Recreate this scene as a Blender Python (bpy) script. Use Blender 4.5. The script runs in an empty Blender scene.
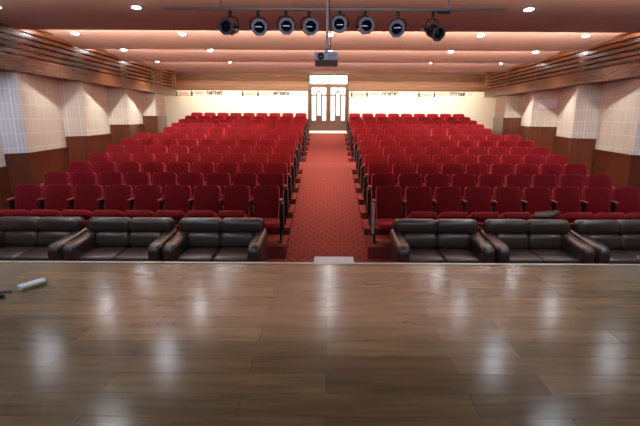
import bpy, bmesh, math, random
from mathutils import Vector, Matrix
random.seed(7)
PI = math.pi
scene = bpy.context.scene
COL = scene.collection
CZ = 2.42                       # eye height above the front floor

# ------------------------------------------------------------ materials
def newmat(name):
    m = bpy.data.materials.new(name); m.use_nodes = True
    return m, m.node_tree, m.node_tree.nodes['Principled BSDF']

def setp(b, **kw):
    for k, v in kw.items():
        k = k.replace('_', ' ')
        if k in b.inputs: b.inputs[k].default_value = v

def rgb(r, g, b): return (r, g, b, 1)

def plain(name, c, rough=.5, metal=0, noise=0, scale=20, emis=None, es=0, **kw):
    m, nt, b = newmat(name)
    setp(b, Base_Color=rgb(*c), Roughness=rough, Metallic=metal, **kw)
    if noise:
        n = nt.nodes.new('ShaderNodeTexNoise'); n.inputs['Scale'].default_value = scale
        tc = nt.nodes.new('ShaderNodeTexCoord')
        nt.links.new(tc.outputs['Object'], n.inputs['Vector'])
        mx = nt.nodes.new('ShaderNodeMix'); mx.data_type = 'RGBA'
        mx.inputs[6].default_value = rgb(*[v*(1-noise) for v in c]); mx.inputs[7].default_value = rgb(*[min(1, v*(1+noise)) for v in c])
        nt.links.new(n.outputs['Fac'], mx.inputs[0]); nt.links.new(mx.outputs[2], b.inputs['Base Color'])
        bp = nt.nodes.new('ShaderNodeBump'); bp.inputs['Strength'].default_value = .15; bp.inputs['Distance'].default_value = .01
        nt.links.new(n.outputs['Fac'], bp.inputs['Height']); nt.links.new(bp.outputs['Normal'], b.inputs['Normal'])
    if emis:
        b.inputs['Emission Color'].default_value = rgb(*emis); b.inputs['Emission Strength'].default_value = es
    return m

def wood(name, c1, c2, rough=.3, stretch=(1, 12, 12), coat=.3, scale=2.2):
    m, nt, b = newmat(name)
    L = nt.links.new; N = nt.nodes.new
    tc = N('ShaderNodeTexCoord'); mp = N('ShaderNodeMapping'); mp.inputs['Scale'].default_value = stretch
    n = N('ShaderNodeTexNoise'); n.inputs['Scale'].default_value = scale; n.inputs['Detail'].default_value = 6; n.inputs['Distortion'].default_value = .6
    L(tc.outputs['Object'], mp.inputs[0]); L(mp.outputs[0], n.inputs['Vector'])
    r = N('ShaderNodeValToRGB'); r.color_ramp.elements[0].position = .3; r.color_ramp.elements[0].color = rgb(*c1)
    r.color_ramp.elements[1].position = .7; r.color_ramp.elements[1].color = rgb(*c2)
    L(n.outputs['Fac'], r.inputs[0]); L(r.outputs[0], b.inputs['Base Color'])
    setp(b, Roughness=rough, Coat_Weight=coat, Coat_Roughness=.12)
    return m

def stage_mat():
    m, nt, b = newmat('laminate plank floor'); L = nt.links.new; N = nt.nodes.new
    tc = N('ShaderNodeTexCoord')
    br = N('ShaderNodeTexBrick'); br.inputs['Scale'].default_value = 1; br.inputs['Brick Width'].default_value = 1.25
    br.inputs['Row Height'].default_value = .19; br.inputs['Mortar Size'].default_value = .0016; br.offset = .37; br.inputs['Mortar Smooth'].default_value = .3
    br.inputs['Color1'].default_value = rgb(.108, .072, .032); br.inputs['Color2'].default_value = rgb(.205, .136, .062)
    br.inputs['Mortar'].default_value = rgb(.03, .018, .012)
    L(tc.outputs['Object'], br.inputs['Vector'])
    mp = N('ShaderNodeMapping'); mp.inputs['Scale'].default_value = (1.6, 14, 1); L(tc.outputs['Object'], mp.inputs[0])
    n = N('ShaderNodeTexNoise'); n.inputs['Scale'].default_value = 1.6; n.inputs['Detail'].default_value = 5; n.inputs['Distortion'].default_value = .2
    L(mp.outputs[0], n.inputs['Vector'])
    n2 = N('ShaderNodeTexNoise'); n2.inputs['Scale'].default_value = 1.3; n2.inputs['Detail'].default_value = 3; L(tc.outputs['Object'], n2.inputs['Vector'])
    rp = N('ShaderNodeMapRange'); rp.inputs[1].default_value = .15; rp.inputs[2].default_value = .85; rp.inputs[3].default_value = .5; rp.inputs[4].default_value = 1.5
    L(n.outputs['Fac'], rp.inputs[0])
    mu = N('ShaderNodeMix'); mu.data_type = 'RGBA'; mu.blend_type = 'MULTIPLY'; mu.inputs[0].default_value = 1
    L(br.outputs['Color'], mu.inputs[6]); L(rp.outputs[0], mu.inputs[7]); L(mu.outputs[2], b.inputs['Base Color'])
    rr = N('ShaderNodeMapRange'); rr.inputs[1].default_value = .1; rr.inputs[2].default_value = .9; rr.inputs[3].default_value = .17; rr.inputs[4].default_value = .25
    L(n2.outputs['Fac'], rr.inputs[0]); L(rr.outputs[0], b.inputs['Roughness'])
    bp = N('ShaderNodeBump'); bp.inputs['Strength'].default_value = .35; bp.inputs['Distance'].default_value = .002
    inv = N('ShaderNodeMath'); inv.operation = 'MULTIPLY_ADD'; inv.inputs[1].default_value = -1; inv.inputs[2].default_value = 1
    L(br.outputs['Fac'], inv.inputs[0])
    ad = N('ShaderNodeMath'); ad.operation = 'MULTIPLY_ADD'; ad.inputs[1].default_value = .25
    L(n.outputs['Fac'], ad.inputs[0]); L(inv.outputs[0], ad.inputs[2])
    L(ad.outputs[0], bp.inputs['Height']); L(bp.outputs['Normal'], b.inputs['Normal'])
    setp(b, Specular_IOR_Level=.6, Coat_Weight=.25, Coat_Roughness=.2)
    return m

def carpet_mat():
    m, nt, b = newmat('patterned red carpet'); L = nt.links.new; N = nt.nodes.new
    tc = N('ShaderNodeTexCoord'); sp = N('ShaderNodeSeparateXYZ'); L(tc.outputs['Object'], sp.inputs[0])
    def wave(out, s):
        a = N('ShaderNodeMath'); a.operation = 'MULTIPLY'; a.inputs[1].default_value = s; L(out, a.inputs[0])
        c = N('ShaderNodeMath'); c.operation = 'COSINE'; L(a.outputs[0], c.inputs[0]); return c
    cx = wave(sp.outputs[0], 2*PI/.17); cy = wave(sp.outputs[1], 2*PI/.24)
    ad = N('ShaderNodeMath'); ad.operation = 'MULTIPLY'; L(cx.outputs[0], ad.inputs[0]); L(cy.outputs[0], ad.inputs[1])
    r = N('ShaderNodeValToRGB'); r.color_ramp.elements[0].position = .22; r.color_ramp.elements[0].color = rgb(.20, .034, .030)
    r.color_ramp.elements[1].position = .5; r.color_ramp.elements[1].color = rgb(.085, .045, .030)
    L(ad.outputs[0], r.inputs[0])
    n = N('ShaderNodeTexNoise'); n.inputs['Scale'].default_value = 90; L(tc.outputs['Object'], n.inputs['Vector'])
    mu = N('ShaderNodeMix'); mu.data_type = 'RGBA'; mu.blend_type = 'OVERLAY'; mu.inputs[0].default_value = .5
    L(r.outputs[0], mu.inputs[6]); L(n.outputs['Fac'], mu.inputs[7]); L(mu.outputs[2], b.inputs['Base Color'])
    setp(b, Roughness=.95, Specular_IOR_Level=.1)
    return m

def tile_mat(name, c1, line, size, w=.012, rough=.8, fine=True):
    """square acoustic tiles: grid lines along the wall and up the wall"""
    m, nt, b = newmat(name); L = nt.links.new; N = nt.nodes.new
    uv = N('ShaderNodeUVMap'); uv.uv_map = 'UVMap'
    br = N('ShaderNodeTexBrick'); br.offset = 0; br.inputs['Scale'].default_value = 1
    br.inputs['Brick Width'].default_value = size; br.inputs['Row Height'].default_value = size
    br.inputs['Mortar Size'].default_value = w; br.inputs['Mortar Smooth'].default_value = .5
    br.inputs['Color1'].default_value = rgb(*c1); br.inputs['Color2'].default_value = rgb(*[v*.93 for v in c1]); br.inputs['Mortar'].default_value = rgb(*line)
    L(uv.outputs[0], br.inputs['Vector'])
    out = br.outputs['Color']
    if fine:
        sp = N('ShaderNodeSeparateXYZ'); L(uv.outputs[0], sp.inputs[0])
        a = N('ShaderNodeMath'); a.operation = 'MULTIPLY'; a.inputs[1].default_value = 2*PI/(size/4); L(sp.outputs[0], a.inputs[0])
        c = N('ShaderNodeMath'); c.operation = 'COSINE'; L(a.outputs[0], c.inputs[0])
        mr = N('ShaderNodeMapRange'); mr.inputs[1].default_value = -1; mr.inputs[2].default_value = 1; mr.inputs[3].default_value = .88; mr.inputs[4].default_value = 1.04
        L(c.outputs[0], mr.inputs[0])
        mu = N('ShaderNodeMix'); mu.data_type = 'RGBA'; mu.blend_type = 'MULTIPLY'; mu.inputs[0].default_value = 1
        L(out, mu.inputs[6]); L(mr.outputs[0], mu.inputs[7]); out = mu.outputs[2]
    L(out, b.inputs['Base Color'])
    setp(b, Roughness=rough)
    return m

def wainscot_mat():
    m, nt, b = newmat('panelled brown wood'); L = nt.links.new; N = nt.nodes.new
    uv = N('ShaderNodeUVMap'); uv.uv_map = 'UVMap'
    br = N('ShaderNodeTexBrick'); br.offset = 0; br.inputs['Scale'].default_value = 1
    br.inputs['Brick Width'].default_value = .42; br.inputs['Row Height'].default_value = 9
    br.inputs['Mortar Size'].default_value = .006
    br.inputs['Color1'].default_value = rgb(.065, .020, .007); br.inputs['Color2'].default_value = rgb(.10, .032, .011); br.inputs['Mortar'].default_value = rgb(.04, .014, .006)
    L(uv.outputs[0], br.inputs['Vector'])
    mp = N('ShaderNodeMapping'); mp.inputs['Scale'].default_value = (14, 1.2, 1); L(uv.outputs[0], mp.inputs[0])
    n = N('ShaderNodeTexNoise'); n.inputs['Scale'].default_value = 1.5; n.inputs['Detail'].default_value = 5; L(mp.outputs[0], n.inputs['Vector'])
    rp = N('ShaderNodeMapRange'); rp.inputs[1].default_value = .3; rp.inputs[2].default_value = .7; rp.inputs[3].default_value = .7; rp.inputs[4].default_value = 1.3
    L(n.outputs['Fac'], rp.inputs[0])
    mu = N('ShaderNodeMix'); mu.data_type = 'RGBA'; mu.blend_type = 'MULTIPLY'; mu.inputs[0].default_value = 1
    L(br.outputs['Color'], mu.inputs[6]); L(rp.outputs[0], mu.inputs[7]); L(mu.outputs[2], b.inputs['Base Color'])
    setp(b, Roughness=.32, Coat_Weight=.3, Coat_Roughness=.15)
    return m

M = dict(
    stage=stage_mat(), carpet=carpet_mat(),
    acoustic=tile_mat('perforated acoustic tile', (.64, .615, .515), (.74, .72, .63), .30),
    ceiling=tile_mat('pinkish ceiling tile', (.36, .23, .225), (.31, .198, .192), .6, w=.006, fine=False),
    wainscot=wainscot_mat(),
    fascia=wood('polished orange brown wood', (.042, .0125, .0045), (.095, .029, .009), rough=.25, coat=.1, stretch=(14, 1, 14)),
    backwood=wood('orange brown slat wood', (.075, .025, .010), (.17, .066, .026), rough=.6, coat=0, stretch=(1, 14, 14), scale=1.2),
    darkgap=plain('dark groove', (.018, .009, .006), .6),
    cream=plain('cream wall paint', (.80, .76, .64), .75, noise=.03, scale=3),
    darkwall=plain('dark stage wall', (.10, .085, .08), .8, noise=.1),
    fabric=plain('crimson seat fabric', (.215, .009, .013), .85, noise=.22, scale=60, Sheen_Weight=1.0, Sheen_Roughness=.35, Sheen_Tint=(1, .16, .17, 1), Specular_IOR_Level=.2),
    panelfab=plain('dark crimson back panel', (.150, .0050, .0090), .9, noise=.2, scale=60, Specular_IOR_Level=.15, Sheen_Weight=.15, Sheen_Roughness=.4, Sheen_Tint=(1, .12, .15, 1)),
    armfab=plain('dark red armrest pad', (.20, .022, .028), .6, noise=.1, scale=40),
    blackmetal=plain('black painted metal', (.012, .011, .012), .4, .3),
    panelstrip=plain('pale end strip', (.42, .28, .22), .4),
    leather=plain('dark brown leather', (.040, .024, .019), .36, noise=.3, scale=35, Specular_IOR_Level=.6, Coat_Weight=.25, Coat_Roughness=.25),
    leathersew=plain('leather seam', (.012, .007, .006), .6),
    white=plain('white plastic', (.78, .77, .75), .4),
    alu=plain('brushed aluminium edge', (.62, .60, .56), .35, .6),
    steel=plain('grey steel', (.32, .29, .31), .35, .7),
    canmetal=plain('black lamp housing', (.03, .027, .032), .35, .5),
    ring=plain('grey lamp ring', (.20, .18, .22), .4, .5),
    lens=plain('dark lamp lens', (.010, .014, .03), .08, 0, Coat_Weight=1),
    pane=plain('daylit frosted glass', (.9, .92, .95), .3, emis=(.95, .98, 1), es=.8),
    doorwood=wood('varnished door wood', (.045, .018, .009), (.085, .035, .017), rough=.6, coat=0, stretch=(12, 12, 1)),
    bulb=plain('lit lamp disc', (1, 1, 1), .3, emis=(.86, .93, 1), es=140),
    trimring=plain('white lamp trim', (.75, .70, .68), .4),
    projbody=plain('white projector case', (.82, .80, .84), .4),
    projlow=plain('mauve grey projector base', (.33, .20, .22), .45),
    greenglass=plain('green lens glass', (.012, .05, .045), .08, Coat_Weight=1),
    navy=plain('dark blue grey ink', (.045, .05, .08), .8),
    pink=plain('faded pink ink', (.62, .36, .33), .8),
    sky=plain('faded blue ink', (.42, .52, .60), .8),
    green=plain('faded green ink', (.22, .27, .20), .8),
    banner=plain('cream banner paper', (.83, .78, .63), .8),
    palepatch=plain('pale blue white patch', (.78, .82, .88), .3),
    sticker=plain('pale blue sticker', (.45, .62, .70), .4),
    yellow=plain('dull yellow plastic', (.24, .22, .06), .4),
)

# ------------------------------------------------------------ mesh helpers
def mesh_obj(name, bm, mat, parent=None, smooth=False, loc=None, angle=40):
    if len(bm.faces) == 0: raise ValueError(name)
    bmesh.ops.recalc_face_normals(bm, faces=bm.faces[:])
    me = bpy.data.meshes.new(name); bm.to_mesh(me); bm.free()
    for mm in (mat if isinstance(mat, (list, tuple)) else [mat]): me.materials.append(mm)
    if smooth:
        for p in me.polygons: p.use_smooth = True
        try: me.set_sharp_from_angle(angle=math.radians(angle))
        except Exception: pass
    o = bpy.data.objects.new(name, me); COL.objects.link(o)
    if parent is not None: o.parent = parent
    if loc: o.location = loc
    return o

def add_box(bm, x0, x1, y0, y1, z0, z1, bev=0, seg=2, mat=0, mtx=None):
    r = bmesh.ops.create_cube(bm, size=1)
    vs = r['verts']
    for v in vs:
        v.co = Vector(((x0+x1)/2+v.co.x*(x1-x0), (y0+y1)/2+v.co.y*(y1-y0), (z0+z1)/2+v.co.z*(z1-z0)))
    fs = set(f for v in vs for f in v.link_faces)
    if bev:
        es = list(set(e for v in vs for e in v.link_edges))
        rr = bmesh.ops.bevel(bm, geom=es, offset=bev, segments=seg, profile=.5, affect='EDGES')
        vs = list(set(rr['verts']) | set(v for v in vs if v.is_valid)); fs = set(f for v in vs for f in v.link_faces)
    if mtx is not None:
        bmesh.ops.transform(bm, matrix=mtx, verts=list(set(v for f in fs for v in f.verts)))
    for f in fs: f.material_index = mat
    return fs

def add_prism(bm, pts, axis, a0, a1, bev=0, seg=2, mat=0):
    """polygon pts in the two other axes, extruded along axis from a0 to a1"""
    def P(p, a):
        return Vector((a, p[0], p[1])) if axis == 'x' else Vector((p[0], a, p[1])) if axis == 'y' else Vector((p[0], p[1], a))
    v0 = [bm.verts.new(P(p, a0)) for p in pts]; v1 = [bm.verts.new(P(p, a1)) for p in pts]
    f0 = bm.faces.new(v0[::-1]); f1 = bm.faces.new(v1)
    n = len(pts); fs = [f0, f1]
    for i in range(n): fs.append(bm.faces.new((v0[i], v0[(i+1) % n], v1[(i+1) % n], v1[i])))
    for f in fs: f.material_index = mat
    if bev:
        es = list(f0.edges)+list(f1.edges)
        bmesh.ops.bevel(bm, geom=es, offset=bev, segments=seg, profile=.5, affect='EDGES')
    return v0+v1

def rrect(x0, x1, z0, z1, r, n=5):
    pts = []
    for cx, cz, a in ((x1-r, z1-r, 0), (x0+r, z1-r, 90), (x0+r, z0+r, 180), (x1-r, z0+r, 270)):
        for i in range(n+1):
            t = math.radians(a+90*i/n); pts.append((cx+r*math.cos(t), cz+r*math.sin(t)))
    return pts

def add_tube(bm, pts, r, seg=10, mat=0, cap=True):
    rings = []
    pts = [Vector(p) for p in pts]
    for i, p in enumerate(pts):
        d = (pts[min(i+1, len(pts)-1)]-pts[max(i-1, 0)]).normalized()
        u = d.orthogonal().normalized() if i == 0 else (u_prev-d*u_prev.dot(d)).normalized()
        u_prev = u; w = d.cross(u)
        rr = r[i] if isinstance(r, (list, tuple)) else r
        rings.append([bm.verts.new(p+(u*math.cos(2*PI*k/seg)+w*math.sin(2*PI*k/seg))*rr) for k in range(seg)])
    for a, b in zip(rings, rings[1:]):
        for k in range(seg):
            f = bm.faces.new((a[k], a[(k+1) % seg], b[(k+1) % seg], b[k])); f.material_index = mat
    if cap:
        for rg in (rings[0][::-1], rings[-1]):
            f = bm.faces.new(rg); f.material_index = mat

def add_lathe(bm, prof, seg=20, mat=0, axis='z', closed=False):
    """prof: (radius, height) pairs"""
    def P(r, h, a):
        x, y = r*math.cos(a), r*math.sin(a)
        return Vector((x, y, h)) if axis == 'z' else Vector((x, h, y))
    rings = []
    for r, h in prof:
        rings.append([bm.verts.new(P(0, h, 0))] if r == 0 else [bm.verts.new(P(r, h, 2*PI*k/seg)) for k in range(seg)])
    if closed: rings.append(rings[0])
    for a, b in zip(rings, rings[1:]):
        for k in range(seg):
            k2 = (k+1) % seg
            q = [a[k] if len(a) > 1 else a[0]]
            if len(a) > 1: q.append(a[k2])
            if len(b) > 1: q += [b[k2], b[k]]
            else: q.append(b[0])
            if len(q) > 2:
                f = bm.faces.new(q); f.material_index = mat

def B(): return bmesh.new()

def uv_wall(o):
    """u along the wall, v up, in metres"""
    me = o.data; uv = me.uv_layers.new(name='UVMap')
    for p in me.polygons:
        n = p.normal
        if abs(n.z) > .7: ax, ay = Vector((1, 0, 0)), Vector((0, 1, 0))
        else:
            ax = Vector((-n.y, n.x, 0)).normalized(); ay = Vector((0, 0, 1))
        for li in p.loop_indices:
            c = me.vertices[me.loops[li].vertex_index].co
            uv.data[li].uv = (c.dot(ax), c.dot(ay))

def tag(o, label=None, cat=None, group=None, kind=None):
    if label: o['label'] = label
    if cat: o['category'] = cat
    if group: o['group'] = group
    if kind: o['kind'] = kind
    return o

def empty(name, loc=(0, 0, 0), rz=0):
    o = bpy.data.objects.new(name, None); COL.objects.link(o); o.location = loc; o.rotation_euler.z = rz
    o.empty_display_size = .1
    return o

def copy_tree(o, parent=None):
    c = o.copy(); COL.objects.link(c)
    if parent is not None: c.parent = parent
    for ch in [x for x in KIDS.get(o.name, [])]:
        k = ch.copy(); COL.objects.link(k); k.parent = c
        for g in KIDS.get(ch.name, []):
            h = g.copy(); COL.objects.link(h); h.parent = k
    return c
KIDS = {}
def index_kids(root):
    ks = [o for o in COL.objects if o.parent == root]
    KIDS[root.name] = ks
    for k in ks: KIDS[k.name] = [o for o in COL.objects if o.parent == k]

# ------------------------------------------------------------ levels
STAGE_Z = CZ-1.48; STAGE_Y = 4.29
def row_y(k): return 7.86+.85*(k-1) if k <= 7 else 15.3+.81*(k-8)
def row_z(k): return .225+.13*(k-1) if k <= 7 else 1.14+.135*(k-8)
AX = .73                                    # half width of the aisle
XC = .15                                    # centre line of the room
LAND_Z = CZ-.60; DOOR_Y = 20.0
ZC = lambda z: CZ+z

# ------------------------------------------------------------ floors
bm = B(); add_box(bm, -8.2, 8.2, 3.2, 7.25, -.12, 0)
tag(mesh_obj('floor', bm, M['carpet']), 'red patterned carpet floor in front of the stage', kind='structure')
# central ramp
bm = B()
rp = [(7.25, 0), (7.25, -.12), (20.1, -.12), (20.1, LAND_Z), (19.0, LAND_Z), (18.75, row_z(12)), (14.64, row_z(7)), (13.15, row_z(7)), (12.3, row_z(6))]
rp = [(7.25, 0), (7.25, -.12), (20.1, -.12), (20.1, LAND_Z), (19.15, LAND_Z), (14.64, row_z(7)+.0), (13.15, row_z(7)), (7.55, .06)]
add_prism(bm, rp, 'x', -AX-.01, AX+.01)
tag(mesh_obj('floor', bm, M['carpet']), 'red patterned carpet aisle ramp rising to the door', kind='structure')
for s in (-1, 1):
    pts = [(7.25, -.12)]
    for k in range(1, 13):
        yf = row_y(k)-.66
        zprev = 0 if k == 1 else row_z(k-1)
        if k > 1: pts.append((yf, zprev))
        else: pts.append((yf+.05, 0))
        pts.append((yf if k > 1 else yf+.05, row_z(k)))
    pts += [(19.15, row_z(12)), (19.15, LAND_Z), (20.1, LAND_Z), (20.1, -.12)]
    bm = B(); add_prism(bm, pts, 'x', min(s*AX, s*8.0), max(s*AX, s*8.0))
    tag(mesh_obj('floor', bm, M['carpet']), 'stepped carpeted seating platform %s of the aisle' % ('left' if s < 0 else 'right'), kind='structure')

# ------------------------------------------------------------ stage
bm = B(); add_box(bm, -8.2, 8.2, -5, STAGE_Y, STAGE_Z-.06, STAGE_Z)
tag(mesh_obj('floor_stage', bm, M['stage']), 'glossy brown laminate plank stage floor', kind='structure')
bm = B(); add_box(bm, -8.2, 8.2, STAGE_Y-.08, STAGE_Y-.02, 0, STAGE_Z-.06)
uv = mesh_obj('wall_stage', bm, M['wainscot']); uv_wall(uv); tag(uv, 'wooden front of the stage', kind='structure')
bm = B(); add_box(bm, -8.2, 8.2, STAGE_Y, STAGE_Y+.012, STAGE_Z-.05, STAGE_Z+.004); add_box(bm, -8.2, 8.2, STAGE_Y-.03, STAGE_Y+.012, STAGE_Z+.0005, STAGE_Z+.005)
tag(mesh_obj('trim_1', bm, M['alu']), 'pale metal nosing along the stage edge', kind='structure')

# ------------------------------------------------------------ side walls
def side_plan(s):
    """zigzag plan of a side wall: list of (x, y) valleys and peaks, front to back"""
    if s < 0:
        P = [(-6.40, 6.7), (-6.37, 9.15), (-6.38, 11.5), (-6.38, 14.0), (-6.40, 16.4)]
        V = [(-6.70, 6.4), (-6.66, 8.86), (-6.72, 11.12), (-6.80, 13.62), (-6.78, 16.05)]
        end = (-6.46, 17.5)
    else:
        P = [(6.7, 6.95), (6.70, 9.42), (6.62, 11.75), (6.70, 14.4), (6.70, 16.6)]
        V = [(7.1, 6.4), (7.08, 8.95), (7.08, 11.42), (7.17, 13.62), (7.15, 16.15)]
        end = (6.76, 17.75)
    return P, V, end
WH = [ZC(-.98), ZC(-.725), ZC(-.46), ZC(-.19), ZC(.10)]
for s in (-1, 1):
    P, V, end = side_plan(s)
    pts = [(s*7.4, -5), (s*7.4, 3.6), (s*6.75, 3.9)]
    for v, p in zip(V, P): pts += [v, p]
    pts += [end, (s*7.42, end[1]+.02), (s*7.42, 20.1)]
    out = [(s*8.0, 20.1), (s*8.0, -5)]
    bm = B()
    v0 = [bm.verts.new((x, y, 0)) for x, y in pts+out]; v1 = [bm.verts.new((x, y, 4.6)) for x, y in pts+out]
    n = len(v0)
    for i in range(n): bm.faces.new((v0[i], v0[(i+1) % n], v1[(i+1) % n], v1[i]))
    bm.faces.new(v0); bm.faces.new(v1)
    o = mesh_obj('wall_left' if s < 0 else 'wall_right', bm, [M['acoustic'], M['cream'], M['darkwall']]); uv_wall(o)
    for p in o.data.polygons:
        if p.center.y > end[1]+.01: p.material_index = 1
        if p.center.y < 3.9: p.material_index = 2
    tag(o, 'zigzag side wall of pale acoustic tiles on the %s' % ('left' if s < 0 else 'right'), kind='structure')
    # wainscot, one band per bay
    for i in range(5):
        a, b = V[i], P[i]; c = V[i+1] if i < 4 else end
        off = .03
        def inward(p, q):
            d = Vector((q[0]-p[0], q[1]-p[1])).normalized(); nn = Vector((-d.y, d.x))
            if nn.x*s > 0: nn = -nn
            return nn
        n1, n2 = inward(a, b), inward(b, c); nm = (n1+n2).normalized()
        A = Vector(a)+n1*off; Bp = Vector(b)+nm*(off*1.15); Cc = Vector(c)+n2*off
        bm = B()
        ring = [(A.x, A.y), (Bp.x, Bp.y), (Cc.x, Cc.y), (c[0]+s*.01, c[1]), (b[0]+s*.012, b[1]), (a[0]+s*.01, a[1])]
        add_prism(bm, ring, 'z', 0, WH[i])
        # cap rail
        A2 = Vector(a)+n1*(off+.014); B2 = Vector(b)+nm*(off*1.15+.016); C2 = Vector(c)+n2*(off+.014)
        add_prism(bm, [(A2.x, A2.y), (B2.x, B2.y), (C2.x, C2.y), ring[3], ring[4], ring[5]], 'z', WH[i]-.05, WH[i]+.004)
        w = mesh_obj('trim_%d' % (2+i+(0 if s < 0 else 5)), bm, M['wainscot']); uv_wall(w)
        tag(w, 'brown wood wainscot on the %s side wall, bay %s from the front' % ('left' if s < 0 else 'right', ['first', 'second', 'third', 'fourth', 'last'][i]), kind='structure')
    # slatted fascia beam under the ceiling
    fx = -6.30 if s < 0 else 6.55
    zb, zm, zt = ZC(.93), ZC(1.24), ZC(2.08)
    bm = B()
    def X(d): return fx+s*d
    def bx(d0, d1, z0, z1, mat, y0=3.9, y1=18.5):
        x0, x1 = sorted((X(d0), X(d1))); add_box(bm, x0, x1, y0, y1, z0, z1, mat=mat)
    bx(0, .03, zb, zm, 0)                       # deep lower board
    bx(.03, 1.2, zb, zb+.03, 0)                 # soffit
    bx(.16, .18, zm, zt, 1)                     # dark backing behind slats
    bx(.03, .18, zm-.03, zm, 0)
    ns = 7; h = (zt-zm)/ns
    for i in range(ns): bx(.02, .05, zm+i*h+.036, zm+(i+1)*h, 0)
    bx(.0, .9, zb, zt, 0, 18.47, 18.5)
    f = mesh_obj('trim_%d' % (12 if s < 0 else 13), bm, [M['fascia'], M['darkgap']])
    tag(f, 'polished slatted wood fascia under the ceiling on the %s' % ('left' if s < 0 else 'right'), kind='structure')

# ------------------------------------------------------------ back wall with doorway
DX0, DX1 = .04-.86, .04+.86                    # opening
DT = ZC(1.93)
bm = B()
add_box(bm, -8, DX0, DOOR_Y, DOOR_Y+.15, 0, 4.6); add_box(bm, DX1, 8, DOOR_Y, DOOR_Y+.15, 0, 4.6); add_box(bm, DX0, DX1, DOOR_Y, DOOR_Y+.15, DT, 4.6)
tag(mesh_obj('wall_back', bm, M['cream']), 'bright cream rear wall', kind='structure')
bm = B()
for x0, x1 in ((-7.4, DX0-.06), (DX1+.06, 7.4)):
    add_box(bm, x0, x1, DOOR_Y-.10, DOOR_Y-.07, ZC(1.29), ZC(2.1), mat=1)
    for i in range(6):
        z0 = ZC(1.29)+i*.13; add_box(bm, x0, x1, DOOR_Y-.13, DOOR_Y-.095, z0+.012, z0+.13, mat=0)
    add_box(bm, x0, x1, DOOR_Y-.13, DOOR_Y-.001, ZC(1.27), ZC(1.29), mat=0)
tag(mesh_obj('trim_14', bm, [M['backwood'], M['darkgap']]), 'horizontal wood slat band along the top of the rear wall', kind='structure')
bm = B()
add_box(bm, DX0-.06, DX0, DOOR_Y-.12, DOOR_Y+.1, LAND_Z, DT); add_box(bm, DX1, DX1+.06, DOOR_Y-.12, DOOR_Y+.1, LAND_Z, DT)
add_box(bm, DX0-.06, DX1+.06, DOOR_Y-.12, DOOR_Y+.1, DT, DT+.05)
tag(mesh_obj('trim_15', bm, M['doorwood']), 'wooden frame round the double door', kind='structure')
SILL = ZC(-.50)
bm = B(); add_box(bm, DX0, DX1, DOOR_Y-.32, DOOR_Y+.1, LAND_Z, SILL)
tag(mesh_obj('trim_16', bm, M['white']), 'pale threshold step under the double door', kind='structure')
HEAD = ZC(1.49)
t = empty('window_1', (.04, DOOR_Y, HEAD)); tag(t, 'bright glazed transom above the double door', kind='structure')
bm = B(); add_box(bm, -.86, .86, -.04, .04, 0, .075); mesh_obj('window_frame', bm, M['doorwood'], t)
bm = B(); add_box(bm, -.84, .84, -.005, .005, .075, DT-HEAD-.005); mesh_obj('glass_pane', bm, M['pane'], t)
# door leaves
def door_leaf(name, x0, x1, label, hinge):
    w = x1-x0; Hh = HEAD-SILL
    t = empty(name, (x0, DOOR_Y, SILL)); tag(t, label, kind='structure')
    bm = B(); st = .105
    add_box(bm, 0, st, -.03, .03, 0, Hh, bev=.004); add_box(bm, w-st, w, -.03, .03, 0, Hh, bev=.004)
    add_box(bm, st, w-st, -.03, .03, Hh-.09, Hh); add_box(bm, st, w-st, -.025, .025, 0, .46)
    # lower panel steps up in the middle under the arched light
    cx = w/2
    arch = [(cx-.13, .46), (cx+.13, .46)]+[(cx+.13*math.cos(a), .60+.10*math.sin(a)) for a in [PI*i/8 for i in range(9)]]
    add_prism(bm, arch, 'y', -.022, .022)
    mesh_obj('door_frame', bm, M['doorwood'], t)
    bm = B()
    for sx in (-1, 1): add_box(bm, cx+sx*.115-.032, cx+sx*.115+.032, -.02, .02, .46, Hh-.42)
    ar = [(cx+.115*math.cos(a), -.0, Hh-.42+.17*math.sin(a)) for a in [PI*i/12 for i in range(13)]]
    add_tube(bm, ar, .032, 6)
    add_box(bm, cx-.03, cx+.03, -.02, .02, Hh-.25, Hh-.09)
    for sx in (-1, 1):
        xs = sorted((cx+sx*.115, st if sx < 0 else w-st)); add_box(bm, xs[0], xs[1], -.02, .02, Hh-.45, Hh-.39)
    mesh_obj('glazing_bar', bm, M['doorwood'], t)
    bm = B(); add_box(bm, st, w-st, .004, .010, .36, Hh-.09); mesh_obj('glass_pane', bm, M['pane'], t)
    bm = B(); hx = w-.05 if hinge < 0 else .05
    add_tube(bm, [(hx, -.03, .85), (hx, -.08, .87), (hx, -.08, 1.13), (hx, -.03, 1.15)], .011, 8)
    mesh_obj('door_handle', bm, M['steel'], t, smooth=True)
door_leaf('door_1', DX0+.004, .04-.003, 'left leaf of the glazed wooden double door', -1)
door_leaf('door_2', .04+.003, DX1-.004, 'right leaf of the glazed wooden double door', 1)
t = empty('door_closer', (.0, DOOR_Y-.035, HEAD-.04)); tag(t, 'small dark door closer at the top of the double door where the leaves meet', 'door closer')
bm = B(); add_box(bm, -.17, .13, -.06, -.0, -.03, .03, bev=.008); mesh_obj('closer_body', bm, M['blackmetal'], t)
bm = B(); add_tube(bm, [(.10, -.05, .035), (-.02, -.13, .05), (-.12, -.02, .06)], .009, 6); mesh_obj('closer_arm', bm, M['blackmetal'], t)

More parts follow.
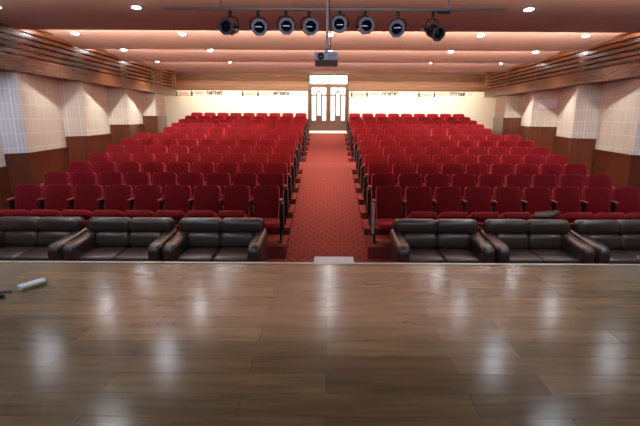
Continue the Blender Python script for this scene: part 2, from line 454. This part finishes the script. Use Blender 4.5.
# banners with small figures and script along the rear wall
def banner(x0, x1, label, seed):
    rnd = random.Random(seed); w = x1-x0
    t = empty('wall_banner', (x0, DOOR_Y, ZC(.985)))
    tag(t, label, 'banner', 'cream banners of small figures and script on the rear wall')
    bm = B(); add_box(bm, 0, w, -.008, -.001, 0, .20); mesh_obj('banner_sheet', bm, M['banner'], t)
    t.scale.z = 1.55
    def y(): return -.013
    def strip(bm, pts, r=.011):
        r *= 2.0
        add_tube(bm, [(a, y(), b) for a, b in pts], r, 5)
    bm = B()                                        # standing figures
    for fx in (.03, .29):
        fx *= w
        add_lathe_at(bm, fx+.04, y(), .155, .022)
        strip(bm, [(fx+.04, .13), (fx+.04, .06)], .024); strip(bm, [(fx-.005, .09), (fx+.04, .115), (fx+.09, .08)], .010)
        strip(bm, [(fx+.035, .06), (fx+.01, .02)]); strip(bm, [(fx+.045, .06), (fx+.075, .02)])
    strip(bm, [(.03*w, .03), (.29*w+.09, .03)], .003); strip(bm, [(.03*w+.04, .02), (.03*w+.04, .16)], .004); strip(bm, [(.29*w+.04, .02), (.29*w+.04, .16)], .004)
    mesh_obj('printed_figure', bm, M['navy'], t)
    bm = B()
    strip(bm, [(.09*w, .06), (.26*w, .06)], .005); strip(bm, [(.36*w, .10), (.52*w, .10)], .005)
    strip(bm, [(.26*w, .06), (.36*w, .10)], .003)
    for k in range(7):
        a = (.09+.022*k)*w; strip(bm, [(a, .06), (a+.02, .13), (a+.04, .07)], .008)
    for k in range(6):
        a = (.36+.022*k)*w; strip(bm, [(a, .10), (a+.03, .14), (a+.045, .05)], .009)
    mesh_obj('pink_lettering', bm, M['pink'], t)
    bm = B()                                        # hanging script with a head line
    a = .56*w
    while a < .83*w:
        q = rnd.random(); s = .055
        strip(bm, [(a, .13), (a+s*.5, .145 if q < .5 else .12), (a+s, .13)], .009)
        strip(bm, [(a+s*.5, .13), (a+s*(.9 if q > .4 else .2), .09), (a+s*.4, .05+.03*q), (a+s*.15, .08)], .010)
        if q > .6: strip(bm, [(a+s, .13), (a+s, .05)], .009)
        a += s+.018
    mesh_obj('dark_lettering', bm, M['navy'], t)
    bm = B()
    strip(bm, [(w*.88, .1), (w*.94, .1)], .005)
    for k in range(3): strip(bm, [(w*(.88+.03*k), .05), (w*(.88+.03*k), .15)], .009)
    mesh_obj('blue_mark', bm, M['sky'], t)
def add_lathe_at(bm, x, y, z, r):
    add_tube(bm, [(x, y-.004, z), (x, y+.004, z)], r, 8)
def pxw(px, v=92, Y=DOOR_Y):
    return (px-327)*19.65/427
banner(pxw(176), pxw(234), 'cream banner strip of figures and script, nearest the left side wall', 1)
banner(pxw(241), pxw(299), 'cream banner strip of figures and script, just left of the double door', 2)
banner(pxw(348), pxw(406), 'cream banner strip of figures and script, just right of the double door', 3)
banner(pxw(414), pxw(472), 'cream banner strip of figures and script, nearest the right side wall', 4)

# ------------------------------------------------------------ ceiling bays
LIPS = [-5.55, -3.1, -.65, 1.8, 4.25, 6.70, 9.15, 11.6, 14.05, 16.5]
ZN, ZF = ZC(2.03), ZC(1.755)
bm = B()
for i, y0 in enumerate(LIPS):
    y1 = LIPS[i+1] if i+1 < len(LIPS) else 20.1
    zf = ZF if i+1 < len(LIPS) else ZC(2.0)
    q = [(y0-.04, ZN+.02), (y0, ZN), (y1, zf)]
    if i+1 < len(LIPS): q += [(y1+.0, zf+.10), (y1-.03, zf+.10), (y1-.05, ZN+.05)]
    else: q += [(y1, ZN+.1)]
    q += [(y0-.04, ZN+.1)] if i+1 == len(LIPS) else []
    add_prism(bm, q[1:] if i+1 < len(LIPS) else q, 'x', -7.9, 7.9)
for y0 in LIPS[1:]:                      # cove trays that hide the lamps
    add_box(bm, -7.9, 7.9, y0-.01, y0+.13, ZF-.001, ZF+.012); add_box(bm, -7.9, 7.9, y0+.12, y0+.13, ZF+.012, ZF+.045)
add_box(bm, -8, 8, -5.6, 20.15, 4.52, 4.62)
o = mesh_obj('ceiling', bm, M['ceiling'])
me = o.data; uvl = me.uv_layers.new(name='UVMap')
for p in me.polygons:
    for li in p.loop_indices:
        c = me.vertices[me.loops[li].vertex_index].co; uvl.data[li].uv = (c.x, c.y+c.z*.2)
tag(o, 'sawtooth ceiling of pinkish tiled panels with cove lighting', kind='structure')
bm = B(); add_box(bm, -8, 8, -5.15, -5, 0, 4.6); tag(mesh_obj('wall_front', bm, M['darkwall']), 'dark wall behind the stage', kind='structure')

# ------------------------------------------------------------ lights
def area(name, loc, target, sx, sy, w, col, spread=None):
    L = bpy.data.lights.new(name, 'AREA'); L.shape = 'RECTANGLE'; L.size = sx; L.size_y = sy; L.energy = w; L.color = col
    if spread: L.spread = math.radians(spread)
    o = bpy.data.objects.new(name, L); COL.objects.link(o); o.location = loc
    o.rotation_euler = (Vector(target)-Vector(loc)).to_track_quat('-Z', 'Y').to_euler()
    return o
WARM = (1, .79, .55)
COVE = {6.70: 200, 9.15: 2200, 11.6: 1900, 14.05: 1500, 16.5: 900}
for y, w in COVE.items():
    area('cove_lamp', (XC, y+.06, ZF+.045), (XC, y+1.0, ZF+.40), 12.9, .03, w, WARM)
# unseen area lamp standing in for a rear downlight row, washing the rear wall
area('washer_lamp', (XC, 17.9, ZC(1.94)), (XC, 19.6, ZC(-.8)), 12.5, .1, 290, (1, .93, .82), 110)

def zceil(y):
    for i in range(len(LIPS)-1, -1, -1):
        if y >= LIPS[i]:
            if i+1 == len(LIPS): return ZC(2.0)
            return ZN+(ZF-ZN)*(y-LIPS[i])/(LIPS[i+1]-LIPS[i])
slope = math.atan2(ZF-ZN, 2.45)
def make_downlight():
    t = empty('ceiling_light')
    bm = B(); add_lathe(bm, [(.069, .004), (.071, -.006), (.088, -.009), (.098, .0), (.098, .02), (.069, .02)], 24, closed=True)
    mesh_obj('trim_ring', bm, M['trimring'], t, smooth=True)
    bm = B(); add_lathe(bm, [(0, -.024), (.035, -.020), (.068, -.008), (.068, .012), (0, .012)], 24)
    mesh_obj('lamp_disc', bm, M['bulb'], t)
    index_kids(t); return t
dl = make_downlight(); first = True
rowname = {-3.45+1.6: '', }
DROWS = [(.85, 'over the stage'), (3.3, 'over the stage edge'), (5.74, 'just in front of the spotlight bar'), (8.0, 'first bay beyond the spotlights'), (10.39, 'second bay beyond the spotlights'), (12.78, 'third bay beyond the spotlights'), (15.2, 'last bay beyond the spotlights')]
PW = {.85: 70, 3.3: 90, 5.74: 80, 8.0: 85, 10.39: 190, 12.78: 360, 15.2: 480}
for y, bay in DROWS:
    for x, side in ((XC-5.92, 'beside the left wall'), (XC-3.47, 'left of centre'), (XC-.1, 'over the aisle'), (XC+3.33, 'right of centre'), (XC+5.72, 'beside the right wall')):
        if side == 'over the aisle' and y < 9: continue
        if y < 5: continue
        o = dl if first else copy_tree(dl); first = False
        o.location = (x, y, zceil(y)-.001); o.rotation_euler.x = slope
        tag(o, 'round lit recessed ceiling light, %s, %s' % (bay, side), 'ceiling light', 'recessed ceiling lights')
    for x in (XC-5.92, XC-3.47, XC+3.33, XC+5.72)+((XC-.1,) if y > 9 else ()):
        L = bpy.data.lights.new('downlight_lamp', 'SPOT'); L.energy = PW[y]*(1.15 if abs(x-XC) > 5 and y > 9 else 1); L.spot_size = math.radians(150 if y < 5 else 112); L.spot_blend = .8; L.shadow_soft_size = .07
        L.color = (.80, .88, 1) if y < 9 else (1, .93, .85)
        lo = bpy.data.objects.new('downlight_lamp', L); COL.objects.link(lo); lo.location = (x, y, zceil(y)-.03)
area('front_fill_lamp', (.2, 1.2, ZC(1.62)), (.2, 7.5, ZC(.7)), 5.5, .25, 62, (.74, .85, 1))  # unseen cool fill, added to brighten the projector and seat fronts
# unseen cool lamps, added to tint the nearest side wall faces blue
for s in (-1, 1):
    area('wall_tint_lamp', (s*5.4, 5.6, 4.0), (s*6.7, 8.6, 2.2), .6, .2, 16, (.38, .55, 1), 80)

# ------------------------------------------------------------ auditorium chairs
SW = .548
def bend(bm, depth, w):
    for v in bm.verts:
        v.co.y -= depth*(abs(v.co.x)/(w/2))**2
def back_bm():
    bm = B()
    pts = []
    hw0, hw1, z0, z1 = .224, .237, 0, .66
    def rc(cx, cz, r, a0, a1, n=5):
        return [(cx+r*math.cos(math.radians(a0+(a1-a0)*i/n)), cz+r*math.sin(math.radians(a0+(a1-a0)*i/n))) for i in range(n+1)]
    pts += rc(hw1-.042, z1-.042, .042, 0, 90)
    pts += [(.1, z1+.008), (0, z1+.01), (-.1, z1+.008)]
    pts += rc(-hw1+.042, z1-.042, .042, 90, 180)
    pts += [(-hw1-.002, .35)]
    pts += rc(-hw0+.04, z0+.04, .04, 180, 270)
    pts += rc(hw0-.04, z0+.04, .04, 270, 360)
    pts += [(hw1+.002, .35)]
    add_prism(bm, pts, 'y', -.05, .045, bev=.040, seg=4)
    bend(bm, .02, .48)
    a = math.atan2(.16, .62)
    bmesh.ops.transform(bm, matrix=Matrix.Translation((0, -.155, .345)) @ Matrix.Rotation(-a, 4, 'X'), verts=bm.verts[:])
    return bm
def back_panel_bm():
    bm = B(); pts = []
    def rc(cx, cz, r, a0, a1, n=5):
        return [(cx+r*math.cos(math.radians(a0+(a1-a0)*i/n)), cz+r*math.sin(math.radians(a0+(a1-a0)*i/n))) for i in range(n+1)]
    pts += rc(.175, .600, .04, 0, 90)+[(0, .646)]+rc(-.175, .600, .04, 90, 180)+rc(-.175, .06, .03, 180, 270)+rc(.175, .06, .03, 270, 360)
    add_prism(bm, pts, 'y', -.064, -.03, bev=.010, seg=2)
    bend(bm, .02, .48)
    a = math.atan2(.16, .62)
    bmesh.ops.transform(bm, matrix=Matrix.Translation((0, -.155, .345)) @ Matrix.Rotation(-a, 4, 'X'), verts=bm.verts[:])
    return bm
def cushion_bm(tilt):
    bm = B(); add_box(bm, -.225, .225, -.44, 0, -.06, .06, bev=.035, seg=3)
    for v in bm.verts:
        if v.co.z > 0: v.co.z += .012*math.cos(v.co.x/.225*PI/2)
    bmesh.ops.transform(bm, matrix=Matrix.Translation((0, -.19, .405 if tilt else .36)) @ Matrix.Rotation(math.radians(-tilt), 4, 'X'), verts=bm.verts[:])
    return bm
def arm_bm():
    bm = B(); add_box(bm, -.030, .030, -.28, -.06, .725, .765, bev=.016, seg=2); return bm
def leg_bm():
    bm = B()
    add_prism(bm, [(-.22, .728), (-.12, .728), (-.17, .36), (-.20, .03), (-.12, 0), (-.34, 0), (-.27, .03), (-.25, .36)], 'x', -.016, .016, bev=.004, seg=1)
    add_box(bm, -.03, .03, -.36, -.12, 0, .018); return bm
def panel_bm():
    bm = B()
    add_prism(bm, [(-.37, .72), (-.12, .72), (-.09, .30), (-.10, .22), (-.40, .22), (-.40, .36)], 'x', -.022, .022, bev=.006, seg=1); return bm
def strip_bm():
    bm = B()
    add_prism(bm, [(-.40, .74), (-.37, .74), (-.40, .36), (-.43, .20), (-.46, .20), (-.43, .36)], 'x', -.024, .024); return bm
ME = {}
def part(name, key, f, mat, parent, x=0, smooth=True):
    if key not in ME:
        o = mesh_obj(name, f(), mat, parent, smooth=smooth); ME[key] = o.data
    else:
        o = bpy.data.objects.new(name, ME[key]); COL.objects.link(o); o.parent = parent
    o.location.x = x; return o
def make_chair(kind, tilt):
    t = empty('auditorium_chair')
    part('backrest', 'b', back_bm, M['fabric'], t)
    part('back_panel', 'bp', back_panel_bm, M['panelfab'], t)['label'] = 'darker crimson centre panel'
    part('seat_cushion', 'c%d' % tilt, lambda: cushion_bm(tilt), M['fabric'], t)
    part('armrest', 'a', arm_bm, M['armfab'], t, SW/2); part('leg', 'l', leg_bm, M['blackmetal'], t, SW/2)
    if kind == 'both' or kind.startswith('aisle_right'):
        part('armrest', 'a', arm_bm, M['armfab'], t, -SW/2); part('leg', 'l', leg_bm, M['blackmetal'], t, -SW/2)
    if kind.startswith('aisle'):
        strip = kind.endswith('_strip'); kind = kind.replace('_strip', '')
        sx = SW/2+.043 if kind == 'aisle_left' else -SW/2-.043
        p = part('end_panel', 'p', panel_bm, M['blackmetal'], t, sx); p['label'] = 'black end panel facing the aisle'
        if strip: part('edge_strip', 'st', strip_bm, M['panelstrip'], p, 0)['label'] = 'pale beige edge strip'
    index_kids(t); return t
ORD = ['first', 'second', 'third', 'fourth', 'fifth', 'sixth', 'seventh', 'eighth', 'ninth', 'tenth', 'eleventh', 'last']
protos = {}
def chair(kind, tilt):
    k = (kind, tilt)
    if k not in protos:
        protos[k] = make_chair(kind, tilt); return protos[k]
    return copy_tree(protos[k])
for k in range(1, 13):
    for s in (-1, 1):
        for i in range(9):
            if s < 0: kind = 'aisle_left' if i == 0 else 'both' if i == 8 else 'mid'
            else: kind = ('aisle_right_strip' if k == 1 else 'aisle_right') if i == 0 else 'mid'
            tilt = 0 if i == 0 else 24
            x = (-.85-SW/2-SW*i) if s < 0 else (.87+SW/2+SW*i)
            c = chair(kind, tilt); c.location = (x, row_y(k), row_z(k))
            side = 'left' if s < 0 else 'right'
            rw = 'last row' if k == 12 else ORD[k-1]+' row from the front'
            if i == 0: lab = 'red auditorium chair beside the aisle, %s side, %s' % (side, rw)
            elif i == 8: lab = 'red auditorium chair at the %s wall end of the %s' % (side, rw)
            else: lab = 'red auditorium chair, %s from the aisle, %s side, %s' % (ORD[i], side, rw)
            tag(c, lab, 'chair', 'red auditorium chairs in rows')

# ------------------------------------------------------------ leather sofas
def soft(bm, x0, x1, y0, y1, z0, z1, bev, seg=4, mtx=None):
    return add_box(bm, x0, x1, y0, y1, z0, z1, bev=bev, seg=seg, mtx=mtx)
def sofa(x0, x1, label, seed):
    w = x1-x0; t = empty('leather_sofa', ((x0+x1)/2, 6.45, 0))
    tag(t, label, 'sofa', 'dark leather sofas in front of the seats')
    h = w/2; aw = .205
    bm = B(); soft(bm, -h+.02, h-.02, -.40, .34, .07, .27, .03); mesh_obj('base', bm, M['leather'], t, True)
    bm = B()
    add_prism(bm, [(.18, .27), (.30, .27), (.42, .78), (.30, .80)], 'x', -h+.07, h-.07, bev=.02); mesh_obj('back_frame', bm, M['leather'], t, True)
    for sx in (-1, 1):
        a, b = (-h+aw-.02, -.004) if sx < 0 else (.004, h-aw+.02)
        bm = B(); soft(bm, a, b, -.42, .22, .25, .415, .05); c = mesh_obj('seat_cushion', bm, M['leather'], t, True)
        a2, b2 = (-h+aw-.03, .014) if sx < 0 else (-.014, h-aw+.03)
        bm = B(); soft(bm, a2, b2, -.11, .11, -.13, .13, .085, 5, Matrix.Translation((0, .20, .515)) @ Matrix.Rotation(math.radians(-14), 4, 'X')); mesh_obj('back_cushion', bm, M['leather'], t, True)
        a3, b3 = (-h+.045, .022) if sx < 0 else (-.022, h-.045)
        bm = B(); soft(bm, a3, b3, -.13, .12, -.125, .125, .095, 5, Matrix.Translation((0, .285, .735)) @ Matrix.Rotation(math.radians(-10), 4, 'X')); hr = mesh_obj('headrest_cushion', bm, M['leather'], t, True)
    for sx in (-1, 1):
        # rolled arm: a fat round-topped pad that sweeps down from the back and bulges at the front
        bm = B(); secs = 9; ring = []
        for j in range(secs):
            u = j/(secs-1); y = -.47+.80*u
            wd = aw/2*(1.0 if u > .15 else .9+.1*u/.15); 
            top = .615+.06*u*u
            if j == 0: wd *= .88; top -= .03
            cxx = sx*(h-aw/2-.004)
            pr = []
            r = wd*.62
            for c0, a0 in ((cxx+wd-r, 0), (cxx-wd+r, PI/2)):
                for q in range(5):
                    an = a0+PI/2*q/4; pr.append((c0+r*math.cos(an), top-r+r*math.sin(an)))
            pr += [(cxx-wd*.92, .36), (cxx-wd*.9, .12), (cxx+wd*.9, .12), (cxx+wd*.92, .36)]
            if j == 0: y0 = y
            ring.append([bm.verts.new((a, y-(.0), b)) for a, b in pr])
            if j == 0:
                inner = [bm.verts.new((cxx+(a-cxx)*.55, y-.022, .38+(b-.38)*.62)) for a, b in pr]
        for A, Bq in zip(ring, ring[1:]):
            n2 = len(A)
            for q in range(n2): bm.faces.new((A[q], A[(q+1) % n2], Bq[(q+1) % n2], Bq[q]))
        n2 = len(inner)
        for q in range(n2): bm.faces.new((inner[q], inner[(q+1) % n2], ring[0][(q+1) % n2], ring[0][q]))
        bm.faces.new(inner); bm.faces.new(ring[-1])
        am = mesh_obj('armrest', bm, M['leather'], t, True, angle=60)
    for sx in (-1, 1):
        for yy in (-.34, .26):
            bm = B(); add_prism(bm, rrect(sx*(h-.12)-.03, sx*(h-.12)+.03, yy-.03, yy+.03, .01, 2), 'z', 0, .075); mesh_obj('foot', bm, M['blackmetal'], t)
SB = [.97, 2.44, 3.91, 5.38]
sofa(-SB[1]+.01, -SB[0], 'dark brown leather two-seat sofa left of and nearest the aisle', 1)
sofa(-SB[2]+.01, -SB[1], 'dark brown leather two-seat sofa, middle one of three left of the aisle', 2)
sofa(-SB[3]+.01, -SB[2], 'dark brown leather two-seat sofa nearest the left wall', 3)
SB = [v+.06 for v in SB]
sofa(SB[0], SB[1]-.01, 'dark brown leather two-seat sofa right of and nearest the aisle', 4)
sofa(SB[1], SB[2]-.01, 'dark brown leather two-seat sofa, middle one of three right of the aisle', 5)
sofa(SB[2], SB[3]-.01, 'dark brown leather two-seat sofa nearest the right wall', 6)

# dark flat case bridging the sofa back and the front row seats
t = empty('flat_case', (3.70, 7.03, .874)); t.rotation_euler = (0, 0, math.radians(4))
tag(t, 'black flat case lying between a sofa back and the front row seats, right side', 'case')
bm = B(); add_prism(bm, [(-.32, -.19), (-.02, -.20), (.36, .19), (.28, .21), (-.16, .08)], 'z', 0, .03, bev=.008); mesh_obj('case_body', bm, M['blackmetal'], t, True)
bm = B(); add_prism(bm, [(-.31, -.198), (-.03, -.208), (-.03, -.199), (-.31, -.189)], 'z', .010, .018); mesh_obj('zip', bm, M['steel'], t)

# ------------------------------------------------------------ white step stool in front of the stage
t = empty('step_stool', (.09, 5.05, 0)); tag(t, 'white topped stool standing in the aisle right behind the stage edge', 'stool')
bm = B(); add_box(bm, -.25, .25, -.2, .2, .655, .70, bev=.008); mesh_obj('stool_top', bm, M['white'], t)
for sx in (-1, 1):
    for sy in (-1, 1):
        bm = B(); add_prism(bm, [(sx*.21-.02, sy*.16-.02), (sx*.21+.02, sy*.16-.02), (sx*.21+.02, sy*.16+.02), (sx*.21-.02, sy*.16+.02)], 'z', 0, .656); mesh_obj('leg', bm, M['white'], t)
bm = B()
for sx in (-1, 1): add_box(bm, sx*.21-.012, sx*.21+.012, -.142, .142, .2, .23)
mesh_obj('stretcher', bm, M['white'], t)

# ------------------------------------------------------------ power strip and cable on the stage
t = empty('power_strip', (-2.64, 3.60, STAGE_Z), math.radians(58)); tag(t, 'white power strip lying on the brown stage floor at the left', 'power strip')
bm = B(); add_box(bm, -.105, .105, -.042, .042, .001, .045, bev=.006); mesh_obj('strip_body', bm, M['white'], t)
bm = B(); add_box(bm, -.10, .10, -.044, -.0422, .004, .022); o = mesh_obj('side_band', bm, M['yellow'], t); o['label'] = 'dull yellow band'
for k in range(4):
    bm = B(); add_lathe(bm, [(0, .0460), (.019, .0460), (.021, .0455), (.021, .044), (0, .044)], 14)
    mesh_obj('socket', bm, M['sticker'], t, loc=(-.085+.05*k, 0, 0))
bm = B(); add_box(bm,   .092, .106, -.014, .014, .045, .052, bev=.002); mesh_obj('switch', bm, M['sticker'], t)
bm = B(); pth = []
for i in range(25):
    u = i/24; pth.append((-2.735-.95*u, 3.485-.06*math.sin(u*5)-.10*u, STAGE_Z+.009))
add_tube(bm, pth, .007, 8)
tag(mesh_obj('power_cable', bm, M['blackmetal'], None, True), 'thin dark cable trailing from the power strip to the left edge', 'cable')

t = empty('cable_plug', (-2.44, 2.93, STAGE_Z+.001), .4); tag(t, 'small black plug lying on the stage left of the power strip', 'plug')
bm = B(); add_box(bm, -.022, .022, -.015, .015, 0, .026, bev=.008); mesh_obj('plug_body', bm, M['blackmetal'], t)
bm = B()
for q in (-.01, .01): add_tube(bm, [(.022, q, .013), (.042, q, .013)], .003, 6)
mesh_obj('prong', bm, M['steel'], t)
t.location = (-2.74, 3.36, STAGE_Z+.001)

# ------------------------------------------------------------ spotlight bar, spotlights, projector
BY, BZ = 6.58, ZC(1.535)
zl = ZF+.01
t = empty('spotlight_bar', (0, BY, BZ)); tag(t, 'long dark horizontal bar hung under the ceiling carrying eight spotlights', 'lighting bar')
bm = B(); add_box(bm, -2.33, 2.52, -.022, .022, -.016, .016, bev=.004); mesh_obj('rail', bm, M['steel'], t)
for x in (-1.53, 1.72):
    bm = B(); add_tube(bm, [(x, 0, .02), (x, 0, ZF-BZ+.012)], .012, 8); mesh_obj('hanger_rod', bm, M['steel'], t)
bm = B(); add_box(bm, 1.56, 1.74, -.03, .03, -.055, -.025); mesh_obj('bracket', bm, M['blackmetal'], t)

def spotlight(x, z, yaw, pitch, r, label, flip=1):
    """PAR can hung from the bar by a yoke; lens towards -Y"""
    hang = Vector((x, BY, BZ-.060)); 
    t = empty('stage_spotlight', hang); tag(t, label, 'spotlight', 'stage spotlights on the bar')
    dz = z-(BZ-.060)
    R = Matrix.Translation((0, 0, dz)) @ Matrix.Rotation(yaw, 4, 'Z') @ Matrix.Rotation(pitch, 4, 'X')
    bm = B(); add_lathe(bm, [(r*.96, -.15), (r, -.13), (r, .02), (r*.86, .06), (r*.62, .13), (r*.55, .20), (r*.35, .225), (0, .23)], 24, axis='y')
    add_lathe(bm, [(r*.93, -.149), (r*.93, -.10), (r*.9, -.03), (r*.96, -.15)], 24, axis='y')
    bmesh.ops.transform(bm, matrix=R, verts=bm.verts[:]); mesh_obj('lamp_housing', bm, M['canmetal'], t, True)
    bm = B(); add_lathe(bm, [(r*.80, -.172), (r*1.20, -.172), (r*1.20, -.152), (r*.80, -.152)], 8, axis='y', closed=True)
    bmesh.ops.transform(bm, matrix=R @ Matrix.Rotation(PI/8, 4, 'Y'), verts=bm.verts[:]); mesh_obj('lens_ring', bm, M['ring'], t)
    bm = B(); add_lathe(bm, [(0, -.125), (r*.5, -.122), (r*.92, -.108), (r*.92, -.10), (0, -.10)], 24, axis='y')
    bmesh.ops.transform(bm, matrix=R, verts=bm.verts[:]); mesh_obj('lens', bm, M['lens'], t, True)
    # yoke turns with the yaw
    Y = Matrix.Rotation(yaw, 4, 'Z')
    bm = B(); q = r+.022
    pts = [Vector((-q, 0, dz))]+[Vector((-q, 0, dz+r*.6)), Vector((-q*.8, 0, dz+r+.03)), Vector((0, 0, dz+r+.055)), Vector((q*.8, 0, dz+r+.03)), Vector((q, 0, dz+r*.6)), Vector((q, 0, dz))]
    add_tube(bm, [Y @ p for p in pts], .009, 6)
    add_tube(bm, [Y @ Vector((-q-.012, 0, dz)), Y @ Vector((-r*.97, 0, dz))], .016, 8); add_tube(bm, [Y @ Vector((r*.97, 0, dz)), Y @ Vector((q+.012, 0, dz))], .016, 8)
    mesh_obj('yoke', bm, M['canmetal'], t)
    bm = B(); add_box(bm, -.022, .022, -.030, .030, -.035, .034, bev=.004); add_tube(bm, [(0, 0, -.03), (0, 0, dz+r+.05)], .008, 6)
    mesh_obj('clamp', bm, M['canmetal'], t)
names = ['stage spotlight furthest left on the bar', 'stage spotlight second from the left on the bar', 'stage spotlight third from the left on the bar',
         'stage spotlight on the bar just left of the projector pole', 'stage spotlight on the bar just right of the projector pole',
         'stage spotlight third from the right on the bar', 'stage spotlight second from the right on the bar', 'tilted stage spotlight furthest right on the bar, turned sideways']
px = [229, 257, 285, 308, 339, 364, 397, 432]; vz = [27.8, 28, 27, 27.5, 25.4, 26.4, 28.5, 27.5]
yaw = [-14, 16, 8, 14, -6, 6, -14, 34]; pit = [4, 6, 6, 4, 4, 4, 8, 24]
for i in range(8):
    x = (px[i]-327)*6.1/427; z = ZC(1.30-(vz[i]-26.5)*.0145)-(.02 if i == 7 else 0)
    spotlight(x, z, math.radians(yaw[i])*.8, math.radians(pit[i]), .098, names[i])

t = empty('projector', (-.02, 6.28, ZC(.80))); tag(t, 'white ceiling projector with dark lens hanging from a pole above the aisle', 'projector')
bm = B(); add_box(bm, -.165, .165, -.14, .14, -.01, .10, bev=.015, seg=3); mesh_obj('projector_case', bm, M['projbody'], t, True)
bm = B(); add_prism(bm, [(-.134, -.012), (.134, -.012), (.12, -.065), (-.06, -.075)], 'x', -.158, .158, bev=.006); mesh_obj('lower_case', bm, M['projlow'], t, True)
bm = B(); add_lathe(bm, [(.030, -.17), (.046, -.17), (.048, -.13), (.040, -.12), (.030, -.12)], 20, axis='y', closed=True); mesh_obj('lens_barrel', bm, M['blackmetal'], t, True, loc=(-.075, 0, .04))
bm = B(); add_lathe(bm, [(0, -.158), (.02, -.156), (.031, -.148), (.031, -.13), (0, -.13)], 20, axis='y'); mesh_obj('lens', bm, M['greenglass'], t, True, loc=(-.075, 0, .04))
bm = B()
for k in range(6): add_box(bm, .02, .13, -.1425, -.139, .0+.013*k, .006+.013*k)
mesh_obj('vent_slot', bm, M['ring'], t)
t = empty('projector_mount', (-.01, 6.28, ZC(.915))); tag(t, 'slim pale pole holding the projector below the ceiling', 'mount')
bm = B(); add_tube(bm, [(0, 0, .03), (0, 0, zceil(6.28)-ZC(.915)+.005)], .018, 12); mesh_obj('pole', bm, M['white'], t, True)
bm = B(); add_box(bm, -.07, .07, -.07, .07, -.014, .0); add_tube(bm, [(0, 0, 0), (0, 0, .05)], .026, 12); mesh_obj('bracket_plate', bm, M['steel'], t)
bm = B(); add_tube(bm, [(.024, -.01, 1.0), (.03, -.03, .5), (.05, -.02, .1), (.03, .0, .0)], .005, 6); mesh_obj('cable', bm, M['blackmetal'], t, True)

# pale raised rectangular patch on the third short face of the right wall
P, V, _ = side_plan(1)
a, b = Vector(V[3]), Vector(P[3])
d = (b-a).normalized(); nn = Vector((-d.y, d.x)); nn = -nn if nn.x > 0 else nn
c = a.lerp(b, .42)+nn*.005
t = empty('wall_patch', (c.x, c.y, ZC(.52))); t.rotation_euler.z = math.atan2(d.y, d.x)
tag(t, 'pale blue-white rectangular patch high on the right side wall', 'board')
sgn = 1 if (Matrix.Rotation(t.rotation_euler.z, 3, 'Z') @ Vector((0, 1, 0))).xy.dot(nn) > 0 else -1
bm = B(); add_box(bm, -.30, .30, *sorted((0, sgn*.02)), -.13, .13, bev=.004); mesh_obj('patch_face', bm, M['palepatch'], t)
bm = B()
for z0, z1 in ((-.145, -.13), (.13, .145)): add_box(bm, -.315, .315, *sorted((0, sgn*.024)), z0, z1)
mesh_obj('patch_edge', bm, M['white'], t)

# ------------------------------------------------------------ camera, world, view
cam = bpy.data.cameras.new('camera'); co = bpy.data.objects.new('camera', cam); COL.objects.link(co); scene.camera = co
co.location = (0, 0, CZ); co.rotation_euler = (Matrix.Rotation(math.radians(90-12.47), 3, 'X') @ Matrix.Rotation(math.radians(.3), 3, 'Z')).to_euler()
cam.sensor_width = 36; cam.lens = 427/640*36; cam.shift_x = -7/640; cam.shift_y = 1/640; cam.clip_end = 100
w = bpy.data.worlds.new('world'); scene.world = w; w.use_nodes = True
w.node_tree.nodes['Background'].inputs[0].default_value = (.5, .55, .7, 1); w.node_tree.nodes['Background'].inputs[1].default_value = .05
vs = scene.view_settings; vs.view_transform = 'Standard'; vs.look = 'None'; vs.gamma = 1; vs.exposure = 0; vs.use_curve_mapping = False
scene.cycles.use_denoising = True
scene.cycles.max_bounces = 6; scene.cycles.diffuse_bounces = 4; scene.cycles.sample_clamp_indirect = 4
